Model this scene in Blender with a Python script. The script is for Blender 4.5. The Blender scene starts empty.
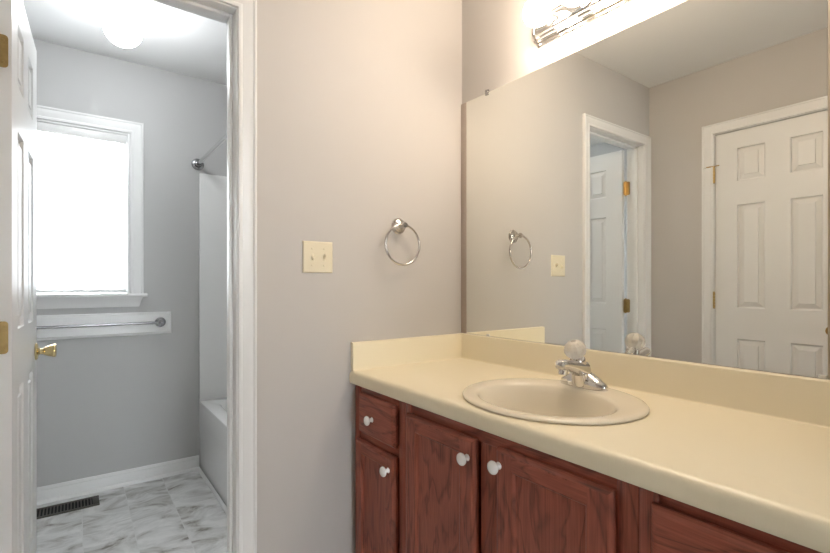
import bpy, bmesh, math, random
from mathutils import Vector, Matrix
random.seed(7)
C = bpy.context.scene.collection
SC = bpy.context.scene
PI = math.pi

# ------------------------------------------------------------------ camera
cam_d = bpy.data.cameras.new('camera')
cam = bpy.data.objects.new('camera', cam_d)
C.objects.link(cam)
cam.location = (-1.4062, -1.5695, 1.1573)
cam.rotation_euler = (PI/2, 0, -0.6301)
cam_d.sensor_width = 36.0
cam_d.lens = 36.0 * 466.77 / 830.0
cam_d.shift_y = (283.69 - 276.5) / 830.0
cam_d.clip_start = 0.02
SC.camera = cam

# ------------------------------------------------------------------ world, exposure
w = bpy.data.worlds.new('overcast_sky')
SC.world = w
w.use_nodes = True
wn, wl = w.node_tree.nodes, w.node_tree.links
bg = wn['Background']
bg.inputs['Color'].default_value = (0.90, 0.955, 1.0, 1)
bg.inputs['Strength'].default_value = 16.0
SC.view_settings.view_transform = 'Standard'
SC.view_settings.look = 'None'
SC.view_settings.gamma = 1.0
SC.view_settings.use_curve_mapping = False
SC.view_settings.exposure = 0.48

BULB_STRENGTH = 46.0
GLOBE_STRENGTH = 31.0

# ------------------------------------------------------------------ materials
def new_mat(name):
    m = bpy.data.materials.new(name)
    m.use_nodes = True
    nt = m.node_tree
    return m, nt, nt.nodes['Principled BSDF']

def plain(name, col, rough=0.5, metal=0.0, noise=0.0, nscale=40, bump=0.0, bscale=200, spec=0.5):
    m, nt, b = new_mat(name)
    b.inputs['Base Color'].default_value = (*col, 1)
    b.inputs['Roughness'].default_value = rough
    b.inputs['Metallic'].default_value = metal
    b.inputs['Specular IOR Level'].default_value = spec
    tc = nt.nodes.new('ShaderNodeTexCoord')
    if noise:
        n = nt.nodes.new('ShaderNodeTexNoise'); n.inputs['Scale'].default_value = nscale
        n.inputs['Detail'].default_value = 4
        nt.links.new(tc.outputs['Object'], n.inputs['Vector'])
        mx = nt.nodes.new('ShaderNodeMix'); mx.data_type = 'RGBA'
        mx.inputs['A'].default_value = (*[c*(1-noise) for c in col], 1)
        mx.inputs['B'].default_value = (*[min(1, c*(1+noise)) for c in col], 1)
        nt.links.new(n.outputs['Fac'], mx.inputs['Factor'])
        nt.links.new(mx.outputs['Result'], b.inputs['Base Color'])
    if bump:
        n = nt.nodes.new('ShaderNodeTexNoise'); n.inputs['Scale'].default_value = bscale
        nt.links.new(tc.outputs['Object'], n.inputs['Vector'])
        bp = nt.nodes.new('ShaderNodeBump'); bp.inputs['Strength'].default_value = bump
        bp.inputs['Distance'].default_value = 0.002
        nt.links.new(n.outputs['Fac'], bp.inputs['Height'])
        nt.links.new(bp.outputs['Normal'], b.inputs['Normal'])
    return m

def emit(name, col, strength):
    m, nt, b = new_mat(name)
    b.inputs['Base Color'].default_value = (0.9, 0.9, 0.88, 1)
    b.inputs['Roughness'].default_value = 0.3
    b.inputs['Emission Color'].default_value = (*col, 1)
    b.inputs['Emission Strength'].default_value = strength
    return m

def wood(name, axis, dark, light):
    m, nt, b = new_mat(name)
    N, L = nt.nodes, nt.links
    tc = N.new('ShaderNodeTexCoord')
    inf = N.new('ShaderNodeObjectInfo')
    add = N.new('ShaderNodeVectorMath'); add.operation = 'MULTIPLY_ADD'
    L.new(inf.outputs['Random'], add.inputs[0])
    add.inputs[1].default_value = (7.3, 5.1, 3.7)
    L.new(tc.outputs['Object'], add.inputs[2])
    def mapped(sa, sc):
        mp = N.new('ShaderNodeMapping')
        s = [sc, sc, sc]; s[axis] = sa
        mp.inputs['Scale'].default_value = s
        L.new(add.outputs[0], mp.inputs['Vector'])
        return mp
    m1 = mapped(2.0, 9)
    n1 = N.new('ShaderNodeTexNoise'); n1.inputs['Scale'].default_value = 1.0
    n1.inputs['Detail'].default_value = 3; n1.inputs['Distortion'].default_value = 0.6
    L.new(m1.outputs[0], n1.inputs['Vector'])
    mul = N.new('ShaderNodeMath'); mul.operation = 'MULTIPLY'; mul.inputs[1].default_value = 8.0
    L.new(n1.outputs['Fac'], mul.inputs[0])
    fr = N.new('ShaderNodeMath'); fr.operation = 'FRACT'
    L.new(mul.outputs[0], fr.inputs[0])
    r1 = N.new('ShaderNodeValToRGB')
    e = r1.color_ramp.elements
    e[0].position = 0.0; e[0].color = (0.0, 0.0, 0.0, 1)
    e[1].position = 1.0; e[1].color = (0.12, 0.12, 0.12, 1)
    k = r1.color_ramp.elements.new(0.25); k.color = (0.95, 0.95, 0.95, 1)
    k = r1.color_ramp.elements.new(0.8); k.color = (0.7, 0.7, 0.7, 1)
    L.new(fr.outputs[0], r1.inputs['Fac'])
    m2 = mapped(9, 260)
    n2 = N.new('ShaderNodeTexNoise'); n2.inputs['Scale'].default_value = 1.0; n2.inputs['Detail'].default_value = 2
    L.new(m2.outputs[0], n2.inputs['Vector'])
    mm = N.new('ShaderNodeMath'); mm.operation = 'MULTIPLY_ADD'
    L.new(n2.outputs['Fac'], mm.inputs[0]); mm.inputs[1].default_value = 1.6; mm.inputs[2].default_value = -0.28
    tot = N.new('ShaderNodeMix'); tot.data_type = 'FLOAT'; tot.inputs['Factor'].default_value = 0.55
    L.new(r1.outputs['Color'], tot.inputs['A']); L.new(mm.outputs[0], tot.inputs['B'])
    mx = N.new('ShaderNodeMix'); mx.data_type = 'RGBA'
    mx.inputs['A'].default_value = (*dark, 1); mx.inputs['B'].default_value = (*light, 1)
    L.new(tot.outputs['Result'], mx.inputs['Factor'])
    L.new(mx.outputs['Result'], b.inputs['Base Color'])
    b.inputs['Roughness'].default_value = 0.42
    bp = N.new('ShaderNodeBump'); bp.inputs['Strength'].default_value = 0.15; bp.inputs['Distance'].default_value = 0.001
    L.new(n2.outputs['Fac'], bp.inputs['Height']); L.new(bp.outputs['Normal'], b.inputs['Normal'])
    return m

def tile_mat():
    m, nt, b = new_mat('marbled_vinyl_tile')
    N, L = nt.nodes, nt.links
    tc = N.new('ShaderNodeTexCoord')
    sep = N.new('ShaderNodeSeparateXYZ'); L.new(tc.outputs['Object'], sep.inputs[0])
    def math_(op, a, bb):
        x = N.new('ShaderNodeMath'); x.operation = op
        for i, v in enumerate((a, bb)):
            if v is None: continue
            if isinstance(v, (int, float)): x.inputs[i].default_value = v
            else: L.new(v, x.inputs[i])
        return x.outputs[0]
    u = math_('DIVIDE', math_('ADD', sep.outputs['X'], 0.985), 0.1955)
    cu = math_('FLOOR', u, None)
    par = math_('FLOORED_MODULO', cu, 2)
    sh = math_('MULTIPLY', math_('FLOOR', math_('FLOORED_MODULO', math_('ADD', cu, 1), 3), None), 0.13)
    v = math_('ADD', math_('DIVIDE', math_('SUBTRACT', sep.outputs['Y'], 0.77), 0.39), sh)
    cv = math_('FLOOR', v, None)
    fu = math_('FRACT', u, None); fv = math_('FRACT', v, None)
    du = math_('MULTIPLY', math_('MINIMUM', fu, math_('SUBTRACT', 1.0, fu)), 0.1955)
    dv = math_('MULTIPLY', math_('MINIMUM', fv, math_('SUBTRACT', 1.0, fv)), 0.39)
    dd = math_('MINIMUM', du, dv)
    grout = math_('LESS_THAN', dd, 0.0018)
    comb = N.new('ShaderNodeCombineXYZ'); L.new(cu, comb.inputs[0]); L.new(cv, comb.inputs[1])
    wn_ = N.new('ShaderNodeTexWhiteNoise'); L.new(comb.outputs[0], wn_.inputs['Vector'])
    off = N.new('ShaderNodeVectorMath'); off.operation = 'MULTIPLY_ADD'
    L.new(wn_.outputs['Color'], off.inputs[0]); off.inputs[1].default_value = (9, 9, 9)
    L.new(tc.outputs['Object'], off.inputs[2])
    mp = N.new('ShaderNodeMapping'); mp.inputs['Scale'].default_value = (5.5, 9, 1)
    mp.inputs['Rotation'].default_value = (0, 0, 0.35)
    L.new(off.outputs[0], mp.inputs['Vector'])
    n = N.new('ShaderNodeTexNoise'); n.inputs['Scale'].default_value = 1.0; n.inputs['Detail'].default_value = 7
    n.inputs['Roughness'].default_value = 0.62; n.inputs['Distortion'].default_value = 0.9
    L.new(mp.outputs[0], n.inputs['Vector'])
    r = N.new('ShaderNodeValToRGB'); e = r.color_ramp.elements
    e[0].position = 0.32; e[0].color = (0.20, 0.185, 0.160, 1)
    e[1].position = 0.62; e[1].color = (0.78, 0.78, 0.77, 1)
    k = e.new(0.42); k.color = (0.50, 0.49, 0.47, 1)
    k = e.new(0.50); k.color = (0.64, 0.64, 0.63, 1)
    L.new(n.outputs['Fac'], r.inputs['Fac'])
    mx = N.new('ShaderNodeMix'); mx.data_type = 'RGBA'
    L.new(grout, mx.inputs['Factor']); L.new(r.outputs['Color'], mx.inputs['A'])
    mx.inputs['B'].default_value = (0.68, 0.68, 0.67, 1)
    L.new(mx.outputs['Result'], b.inputs['Base Color'])
    b.inputs['Roughness'].default_value = 0.38
    return m

M = {}
M['wall'] = plain('greige_wall_paint', (0.535, 0.511, 0.485), 0.75, bump=0.05, bscale=350, noise=0.015, nscale=3)
M['bathwall'] = plain('wall_paint_cool_light', (0.51, 0.51, 0.505), 0.75, bump=0.05, bscale=350)  # same wall paint with the bathroom's cooler light put into its colour
M['ceil'] = plain('white_ceiling_paint', (0.80, 0.795, 0.785), 0.9, bump=0.06, bscale=260)
M['trim'] = plain('white_trim_paint', (0.76, 0.76, 0.75), 0.32)
M['door'] = plain('white_door_paint', (0.76, 0.76, 0.75), 0.36, bump=0.04, bscale=120)
M['floor'] = tile_mat()
M['counter'] = plain('cream_countertop', (0.84, 0.765, 0.575), 0.33, noise=0.012, nscale=300)
M['sink'] = plain('bone_porcelain', (0.74, 0.68, 0.55), 0.10)
M['chrome'] = plain('chrome', (0.74, 0.735, 0.73), 0.08, 1.0)
M['nickel'] = plain('polished_nickel', (0.66, 0.63, 0.60), 0.16, 1.0)
M['steel'] = plain('brushed_steel', (0.36, 0.36, 0.37), 0.25, 1.0)
M['brass'] = plain('aged_brass', (0.42, 0.30, 0.13), 0.30, 1.0, noise=0.25, nscale=60)
M['brassbright'] = plain('bright_brass', (0.74, 0.60, 0.32), 0.15, 1.0)
M['ivory'] = plain('ivory_plastic', (0.74, 0.67, 0.50), 0.35)
M['white_knob'] = plain('white_ceramic', (0.88, 0.88, 0.87), 0.12)
M['tub'] = plain('white_fiberglass', (0.80, 0.80, 0.79), 0.18)
M['vent'] = plain('brown_register_paint', (0.085, 0.075, 0.062), 0.45, 0.4)
M['dark'] = plain('duct_shade_black', (0.01, 0.01, 0.01), 0.9)  # near-black colour painted in for the shade below the louvers
M['strip'] = plain('tan_edge_strip', (0.43, 0.37, 0.315), 0.5)
M['edge'] = plain('polished_glass_edge', (0.62, 0.60, 0.55), 0.2)
M['bumper'] = plain('white_rubber', (0.75, 0.74, 0.7), 0.6)
DK, LT = (0.055, 0.0115, 0.0070), (0.440, 0.118, 0.070)
M['wood_v'] = wood('cherry_oak_vertical_grain', 2, DK, LT)
M['wood_h'] = wood('cherry_oak_horizontal_grain', 1, DK, LT)
M['bulb'] = emit('lit_warm_bulb', (1.0, 0.825, 0.655), BULB_STRENGTH)
M['globe'] = emit('lit_opal_globe', (0.95, 0.98, 1.0), GLOBE_STRENGTH)

m, nt, b = new_mat('silvered_glass')
b.inputs['Base Color'].default_value = (0.90, 0.905, 0.86, 1); b.inputs['Metallic'].default_value = 1; b.inputs['Roughness'].default_value = 0.0
M['mirror'] = m
m, nt, b = new_mat('clear_window_glass')
b.inputs['Transmission Weight'].default_value = 1; b.inputs['Roughness'].default_value = 0; b.inputs['IOR'].default_value = 1.05
M['glass'] = m
m, nt, b = new_mat('clear_acrylic')
b.inputs['Transmission Weight'].default_value = 1; b.inputs['Roughness'].default_value = 0.03; b.inputs['IOR'].default_value = 1.47
b.inputs['Base Color'].default_value = (1, 1, 1, 1)
df = nt.nodes.new('ShaderNodeBsdfTranslucent'); df.inputs['Color'].default_value = (0.98, 0.98, 0.97, 1)
d2_ = nt.nodes.new('ShaderNodeBsdfDiffuse'); d2_.inputs['Color'].default_value = (0.97, 0.97, 0.96, 1)
ma = nt.nodes.new('ShaderNodeMixShader'); ma.inputs[0].default_value = 0.5
nt.links.new(df.outputs[0], ma.inputs[1]); nt.links.new(d2_.outputs[0], ma.inputs[2])
mb_ = nt.nodes.new('ShaderNodeMixShader'); mb_.inputs[0].default_value = 0.42
nt.links.new(b.outputs[0], mb_.inputs[1]); nt.links.new(ma.outputs[0], mb_.inputs[2])
nt.links.new(mb_.outputs[0], nt.nodes['Material Output'].inputs['Surface'])
M['acrylic'] = m
m, nt, b = new_mat('white_vinyl_slat')
b.inputs['Base Color'].default_value = (0.82, 0.82, 0.82, 1); b.inputs['Roughness'].default_value = 0.45
tr = nt.nodes.new('ShaderNodeBsdfTranslucent'); tr.inputs['Color'].default_value = (0.85, 0.86, 0.87, 1)
ms = nt.nodes.new('ShaderNodeMixShader'); ms.inputs[0].default_value = 0.6
nt.links.new(b.outputs[0], ms.inputs[1]); nt.links.new(tr.outputs[0], ms.inputs[2])
nt.links.new(ms.outputs[0], nt.nodes['Material Output'].inputs['Surface'])
M['slat'] = m

# ------------------------------------------------------------------ mesh helpers
def link(name, bm, mat, parent=None, smooth=False, bevel=0, segs=2, auto=None):
    me = bpy.data.meshes.new(name)
    bmesh.ops.recalc_face_normals(bm, faces=bm.faces)
    bm.to_mesh(me); bm.free()
    mats = mat if isinstance(mat, (list, tuple)) else [mat]
    for mm in mats: me.materials.append(mm)
    o = bpy.data.objects.new(name, me)
    C.objects.link(o)
    if parent is not None:
        o.parent = parent
        o.matrix_parent_inverse = Matrix.Identity(4)
    if bevel:
        md = o.modifiers.new('bevel', 'BEVEL'); md.width = bevel; md.segments = segs
        md.limit_method = 'ANGLE'; md.angle_limit = math.radians(40)
        smooth = True
        auto = 50
    if smooth:
        for p in me.polygons: p.use_smooth = True
        if auto:
            md = o.modifiers.new('edges', 'EDGE_SPLIT'); md.split_angle = math.radians(auto)
    return o

def box(bm, x0, x1, y0, y1, z0, z1, mi=0):
    vs = [bm.verts.new(p) for p in ((x0,y0,z0),(x1,y0,z0),(x1,y1,z0),(x0,y1,z0),(x0,y0,z1),(x1,y0,z1),(x1,y1,z1),(x0,y1,z1))]
    for f in ((0,3,2,1),(4,5,6,7),(0,1,5,4),(1,2,6,5),(2,3,7,6),(3,0,4,7)):
        bm.faces.new([vs[i] for i in f]).material_index = mi

def boxes(name, lst, mat, parent=None, bevel=0, segs=2):
    bm = bmesh.new()
    for b_ in lst: box(bm, *b_)
    return link(name, bm, mat, parent, bevel=bevel, segs=segs)

def frame_of(d):
    d = Vector(d).normalized()
    a = Vector((0,0,1)) if abs(d.z) < 0.9 else Vector((1,0,0))
    u = d.cross(a).normalized(); v = d.cross(u).normalized()
    return d, u, v

def lathe(bm, origin, axis, prof, n=32, cap=True):
    """prof: list of (along axis, radius)"""
    o = Vector(origin); d, u, v = frame_of(axis)
    rings = []
    for (t, r) in prof:
        if r < 1e-6:
            rings.append([bm.verts.new(o + d*t)])
        else:
            rings.append([bm.verts.new(o + d*t + (u*math.cos(2*PI*i/n) + v*math.sin(2*PI*i/n))*r) for i in range(n)])
    for a, b_ in zip(rings[:-1], rings[1:]):
        for i in range(n):
            j = (i+1) % n
            if len(a) == 1 and len(b_) == 1: continue
            if len(a) == 1: bm.faces.new((a[0], b_[i], b_[j]))
            elif len(b_) == 1: bm.faces.new((a[i], a[j], b_[0]))
            else: bm.faces.new((a[i], a[j], b_[j], b_[i]))
    if cap:
        if len(rings[0]) > 1: bm.faces.new(rings[0][::-1])
        if len(rings[-1]) > 1: bm.faces.new(rings[-1])

def tube(bm, pts, rad, n=14, closed=False):
    pts = [Vector(p) for p in pts]
    rads = rad if isinstance(rad, (list, tuple)) else [rad]*len(pts)
    rings = []; prev = None
    for i, p in enumerate(pts):
        if closed: d = (pts[(i+1) % len(pts)] - pts[i-1]).normalized()
        else: d = (pts[min(i+1, len(pts)-1)] - pts[max(i-1, 0)]).normalized()
        if prev is None:
            _, u, v = frame_of(d)
        else:
            u = (prev - d*prev.dot(d)).normalized(); v = d.cross(u)
        prev = u
        rings.append([bm.verts.new(p + (u*math.cos(2*PI*k/n) + v*math.sin(2*PI*k/n))*rads[i]) for k in range(n)])
    m_ = len(rings)
    for i in range(m_ if closed else m_-1):
        a, b_ = rings[i], rings[(i+1) % m_]
        for k in range(n):
            j = (k+1) % n
            bm.faces.new((a[k], a[j], b_[j], b_[k]))
    if not closed:
        bm.faces.new(rings[0][::-1]); bm.faces.new(rings[-1])

def loops(bm, rings, cap0=False, cap1=False):
    R = [[bm.verts.new(p) for p in r] for r in rings]
    n = len(R[0])
    for a, b_ in zip(R[:-1], R[1:]):
        for i in range(n):
            j = (i+1) % n
            bm.faces.new((a[i], a[j], b_[j], b_[i]))
    if cap0: bm.faces.new(R[0][::-1])
    if cap1: bm.faces.new(R[-1])
    return R

def prism(bm, prof, f0, f1):
    """extrude closed 2D profile between two placements"""
    a = [bm.verts.new(f0(*p)) for p in prof]; b_ = [bm.verts.new(f1(*p)) for p in prof]
    n = len(prof)
    for i in range(n):
        j = (i+1) % n
        bm.faces.new((a[i], a[j], b_[j], b_[i]))
    bm.faces.new(a[::-1]); bm.faces.new(b_)

def empty(name, loc, label=None, cat=None, group=None, kind=None):
    o = bpy.data.objects.new(name, None); C.objects.link(o)
    o.location = loc; o.empty_display_size = 0.05
    tag(o, label, cat, group, kind)
    return o

def tag(o, label=None, cat=None, group=None, kind=None):
    if label: o['label'] = label
    if cat: o['category'] = cat
    if group: o['group'] = group
    if kind: o['kind'] = kind
    return o

class Local:
    """parts of an empty are written in world coordinates and shifted to it"""
    pass
def adopt(root, *parts):
    bpy.context.view_layer.update()
    for p in parts:
        p.parent = root
        p.matrix_parent_inverse = Matrix.Identity(4)
        p.data.transform(Matrix.Translation(-root.location)) if p.type == 'MESH' else None
    return parts
def adopt_sub(parent, root, *parts):
    for p in parts:
        p.parent = parent
        p.data.transform(Matrix.Translation(-root.location))

# ------------------------------------------------------------------ setting: shell
XL = -1.652          # left wall of the vanity room
YF = 1.5877          # far bathroom wall
H = 2.442
JL, JR, JH = -1.584, -0.981, 2.052     # bathroom door opening (jamb faces)
CY0, CY1, CH = -0.386, -0.996, 2.033   # closet door opening in the left wall
WX0, WX1, WZ0, WZ1 = -2.01, -1.148, 1.10, 2.026   # window opening
JT = 0.018
BW0, BW1 = -1.63, -0.37      # window opening of the added bedroom, sized for fill light
def struct(o): o['kind'] = 'structure'; return o

struct(boxes('floor', [(-3.4, 1.6, -6.1, 1.75, -0.08, 0)], M['floor']))
struct(boxes('ceiling', [(-3.4, 1.6, -6.1, 1.75, H, H+0.08)], M['ceil']))
struct(boxes('wall_back', [(-2.55, JL-JT, 0, 0.115, 0, H), (JR+JT, 0, 0, 0.115, 0, H), (JL-JT, JR+JT, 0, 0.115, JH+JT, H)], M['wall']))
struct(boxes('wall_right', [(0, 0.1, -2.6, 1.7, 0, H)], M['wall']))
struct(boxes('wall_left', [(XL-0.115, XL, CY0+JT, 0, 0, H), (XL-0.115, XL, -2.6, CY1-JT, 0, H), (XL-0.115, XL, CY1-JT, CY0+JT, CH+JT, H)], M['wall']))
struct(boxes('wall_far', [(-2.55, WX0, YF, YF+0.11, 0, H), (WX1, 0, YF, YF+0.11, 0, H), (WX0, WX1, YF, YF+0.11, 0, WZ0-0.02), (WX0, WX1, YF, YF+0.11, WZ1, H)], M['bathwall']))
struct(boxes('wall_bath', [(-2.6, -2.5, 0.115, 1.7, 0, H)], M['bathwall']))
struct(boxes('wall_leak_block', [(XL-0.30, XL-0.28, CY1-0.2, -0.01, 0, H)], M['wall']))  # unseen panel added behind the closet door to block light through its gaps
# unseen bedroom added behind the camera; its window only supplies fill daylight
struct(boxes('wall_added_bedroom', [(-3.4, -3.3, -6.1, -2.6, 0, H), (1.5, 1.6, -6.1, -2.6, 0, H),
                              (-3.3, BW0, -6.1, -6.0, 0, H), (BW1, 1.5, -6.1, -6.0, 0, H), (BW0, BW1, -6.1, -6.0, 0, 0.8), (BW0, BW1, -6.1, -6.0, 2.1, H)], M['wall']))
struct(boxes('wall_front', [(-3.3, -1.42, -2.62, -2.5, 0, H), (-0.55, 1.5, -2.62, -2.5, 0, H), (-1.42, -0.55, -2.62, -2.5, 2.05, H)], M['wall']))

# casing: profile (offset away from opening, thickness off the wall)
CASE = [(0.0,0.0),(0.0,0.009),(0.004,0.011),(0.010,0.011),(0.013,0.0085),(0.018,0.0095),(0.032,0.0130),(0.040,0.0145),(0.046,0.0145),(0.050,0.0175),(0.056,0.0175),(0.058,0.015),(0.058,0.0)]
def casing(name, u0, u1, z1, place, z0=0.0):
    """place(u, n, z) -> world point; U-shaped, mitred"""
    bm = bmesh.new()
    st = []
    for (o, t) in CASE:
        st.append([bm.verts.new(place(u, t, z)) for (u, z) in ((u0-o, z0), (u0-o, z1+o), (u1+o, z1+o), (u1+o, z0))])
    for a, b_ in zip(st, st[1:] + st[:1]):
        for i in range(3):
            bm.faces.new((a[i], a[i+1], b_[i+1], b_[i]))
    for i in (0, 3):
        bm.faces.new([s[i] for s in st])
    return struct(link(name, bm, M['trim'], smooth=True, auto=28))

casing('trim_1', JL-0.004, JR+0.004, JH+0.004, lambda u, n, z: (u, -n, z))
casing('trim_3', CY1-0.004, CY0+0.004, CH+0.004, lambda u, n, z: (XL+n, u, z))
# bathroom door jambs and stops
struct(boxes('trim_4', [(JL-JT, JL, 0, 0.115, 0, JH), (JR, JR+JT, 0, 0.115, 0, JH), (JL-JT, JR+JT, 0, 0.115, JH, JH+JT),
                        (JL, JL+0.011, 0.040, 0.075, 0, JH), (JR-0.011, JR, 0.040, 0.075, 0, JH), (JL+0.011, JR-0.011, 0.040, 0.075, JH-0.011, JH)], M['trim'], bevel=0.0025))
# closet jambs and stops
struct(boxes('trim_5', [(XL-0.115, XL, CY0, CY0+JT, 0, CH), (XL-0.115, XL, CY1-JT, CY1, 0, CH), (XL-0.115, XL, CY1-JT, CY0+JT, CH, CH+JT),
                        (XL-0.075, XL-0.040, CY0-0.012, CY0, 0, CH), (XL-0.075, XL-0.040, CY1, CY1+0.012, 0, CH), (XL-0.075, XL-0.040, CY1, CY0, CH-0.012, CH)], M['trim'], bevel=0.002))
# unseen entry doorway, added to let the fill daylight in, and its jambs
struct(boxes('trim_6', [(-1.42, -1.40, -2.62, -2.5, 0, 2.05), (-0.57, -0.55, -2.62, -2.5, 0, 2.05), (-1.40, -0.57, -2.62, -2.5, 2.03, 2.05)], M['trim'], bevel=0.002))

BASE = [(0,0),(0.013,0),(0.013,0.062),(0.011,0.066),(0.0125,0.070),(0.008,0.078),(0.006,0.084),(0,0.085)]
SHOE = [(0.013,0),(0.026,0),(0.0255,0.006),(0.022,0.012),(0.017,0.016),(0.013,0.017)]
def baseboard(name, place, a, b_, shoe=True):
    bm = bmesh.new()
    prism(bm, BASE, lambda n, z: place(a, n, z), lambda n, z: place(b_, n, z))
    if shoe: prism(bm, SHOE, lambda n, z: place(a, n, z), lambda n, z: place(b_, n, z))
    return struct(link(name, bm, M['trim'], smooth=True, auto=30))
TUBX = -0.778
baseboard('baseboard_far', lambda u, n, z: (u, YF-n, z), -2.5, TUBX)
baseboard('baseboard_back', lambda u, n, z: (u, -n, z), JR+0.063, -0.55)
baseboard('baseboard_left', lambda u, n, z: (XL+n, u, z), -2.5, CY1-0.063)
bm = bmesh.new()   # shoe moulding along the foot of the tub
prism(bm, [(0,0),(0.013,0),(0.0125,0.006),(0.009,0.012),(0.004,0.0165),(0,0.017)], lambda n, z: (TUBX-n, 0.115, z), lambda n, z: (TUBX-n, YF-0.013, z))
struct(link('trim_7', bm, M['trim'], smooth=True, auto=40))

# ------------------------------------------------------------------ six-panel doors
def six_panel(name, W, Ht, T, mat):
    """slab in local coords: u 0..W along x, z 0..Ht, thickness y 0..T"""
    st = 0.110 * W/0.604; mu = 0.110 * W/0.604
    pw = (W - 2*st - mu)/2
    us = [0, st, st+pw, st+pw+mu, st+2*pw+mu, W]
    zs = [0, 0.225, 0.838, 1.012, 1.602, 1.735, 1.925, Ht]
    bm = bmesh.new()
    for y, sgn in ((0, 1), (T, -1)):
        for i in range(5):
            for j in range(7):
                u0, u1, z0, z1 = us[i], us[i+1], zs[j], zs[j+1]
                if i in (1, 3) and j in (1, 3, 5):
                    rr = []
                    for ins, dep in ((0,0),(0.002,0.001),(0.005,0.0105),(0.010,0.0120),(0.033,0.0065),(0.0342,0.0020)):
                        yy = y + sgn*dep
                        rr.append([(u0+ins,yy,z0+ins),(u1-ins,yy,z0+ins),(u1-ins,yy,z1-ins),(u0+ins,yy,z1-ins)])
                    loops(bm, rr, cap1=True)
                else:
                    bm.faces.new([bm.verts.new(p) for p in ((u0,y,z0),(u1,y,z0),(u1,y,z1),(u0,y,z1))])
    for (a, b_) in (((0,0),(W,0)), ((W,0),(W,Ht)), ((W,Ht),(0,Ht)), ((0,Ht),(0,0))):
        bm.faces.new([bm.verts.new(p) for p in ((a[0],0,a[1]),(b_[0],0,b_[1]),(b_[0],T,b_[1]),(a[0],T,a[1]))])
    bmesh.ops.remove_doubles(bm, verts=bm.verts, dist=1e-5)
    return link(name, bm, mat, smooth=False)

def hinge_bm(px, py, z, leaf_dirs, hh=0.089, lw=0.030):
    """knuckle at (px,py) with two leaves: each (direction along leaf, outward normal)"""
    bm = bmesh.new()
    n = 5
    for k in range(n):
        a = z - hh/2 + hh*k/n
        lathe(bm, (px, py, a+0.0006), (0,0,1), [(0,0.0062),(hh/n-0.0012,0.0062)], 14)
    lathe(bm, (px, py, z+hh/2), (0,0,1), [(0,0.0045),(0.002,0.0062),(0.005,0.005),(0.0065,0)], 14)
    lathe(bm, (px, py, z-hh/2), (0,0,-1), [(0,0.0045),(0.002,0.0062),(0.005,0.005),(0.0065,0)], 14)
    for (d, nn) in leaf_dirs:
        d = Vector(d); nn = Vector(nn)
        o = Vector((px, py, z))
        r = 0.009; pts = []
        for (cx, cz, a0) in ((lw-r, hh/2-r, 0), ):
            pass
        out = [(0.0, -hh/2), (lw-r, -hh/2)]
        out += [(lw-r+r*math.sin(t), -hh/2+r-r*math.cos(t)) for t in (0.4,0.8,1.2)]
        out += [(lw, -hh/2+r), (lw, hh/2-r)]
        out += [(lw-r+r*math.cos(t), hh/2-r+r*math.sin(t)) for t in (0.4,0.8,1.2)]
        out += [(lw-r, hh/2), (0.0, hh/2)]
        prism(bm, out, lambda u, v: o+d*u+Vector((0,0,v))+nn*0.0004, lambda u, v: o+d*u+Vector((0,0,v))+nn*0.0022)
        for sz, su in ((-0.03, 0.019), (0.0, 0.012), (0.03, 0.019)) if lw > 0.02 else ():
            q = o + d*su + Vector((0,0,sz)) + nn*0.0022
            lathe(bm, q, nn, [(0,0.0036),(0.0008,0.003),(0.001,0)], 10)
    return bm

def knob_bm(p, axis):
    bm = bmesh.new()
    lathe(bm, p, axis, [(0,0.031),(0.004,0.031),(0.008,0.027),(0.010,0.014),(0.014,0.0105),(0.022,0.0110),(0.028,0.0150),(0.036,0.0190),(0.050,0.0235),(0.056,0.0250),(0.060,0.0235),(0.062,0.018),(0.0625,0.0)], 28)
    return bm

# bathroom door, standing open at a right angle
DW = 0.597
DANG = math.radians(-2.2)
d1 = empty('door_1', (JL-0.001, 0.119, 0), 'white six-panel bathroom door standing open, brass knob on its free edge', 'door', kind='structure')
slab = six_panel('door_slab', DW, 2.036, 0.035, M['door'])
# local u -> world +y, local y(0) face -> world +x face
R = Matrix(((0,-1,0,0.038),(1,0,0,0.012),(0,0,1,0.010),(0,0,0,1)))
slab.data.transform(R); slab.parent = d1
for z in (1.792, 1.010, 0.25):
    o = link('hinge', hinge_bm(JL+0.001, 0.1225, z, (((0,-1,0),(1,0,0)), ((1,0,0),(0,-1,0)))), M['brass'], smooth=True, auto=35); o.data.transform(Matrix.Translation((0,0.0,0))); adopt(d1, o)
kp = 0.122 + DW - 0.074
for sx, axis in ((JL+0.041, (1,0,0)), (JL+0.006, (-1,0,0))):
    o = link('door_knob', knob_bm((sx, kp, 0.907), axis), M['brassbright'], smooth=True, auto=40); adopt(d1, o)
o = boxes('latch', [(JL+0.013, JL+0.033, 0.122+DW-0.0005, 0.122+DW+0.0015, 0.880, 0.934), (JL+0.018, JL+0.028, 0.122+DW+0.0015, 0.122+DW+0.010, 0.899, 0.915)], M['brassbright'], bevel=0.001); adopt(d1, o)
o = boxes('strike_plate', [(JR-0.0015, JR+0.0003, 0.082, 0.112, 0.879, 0.937)], M['brass'], bevel=0.0006); struct(o); o.name = 'trim_8'

d1.rotation_euler = (0, 0, DANG)
# closed closet door on the left wall, seen in the mirror
d2 = empty('door_2', (XL, CY0-0.0045, 0), 'closed white six-panel door on the left wall, seen in the mirror', 'door', kind='structure')
cw = (CY0-CY1) - 0.009
slab = six_panel('door_slab', cw, 2.021, 0.035, M['door'])
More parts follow.
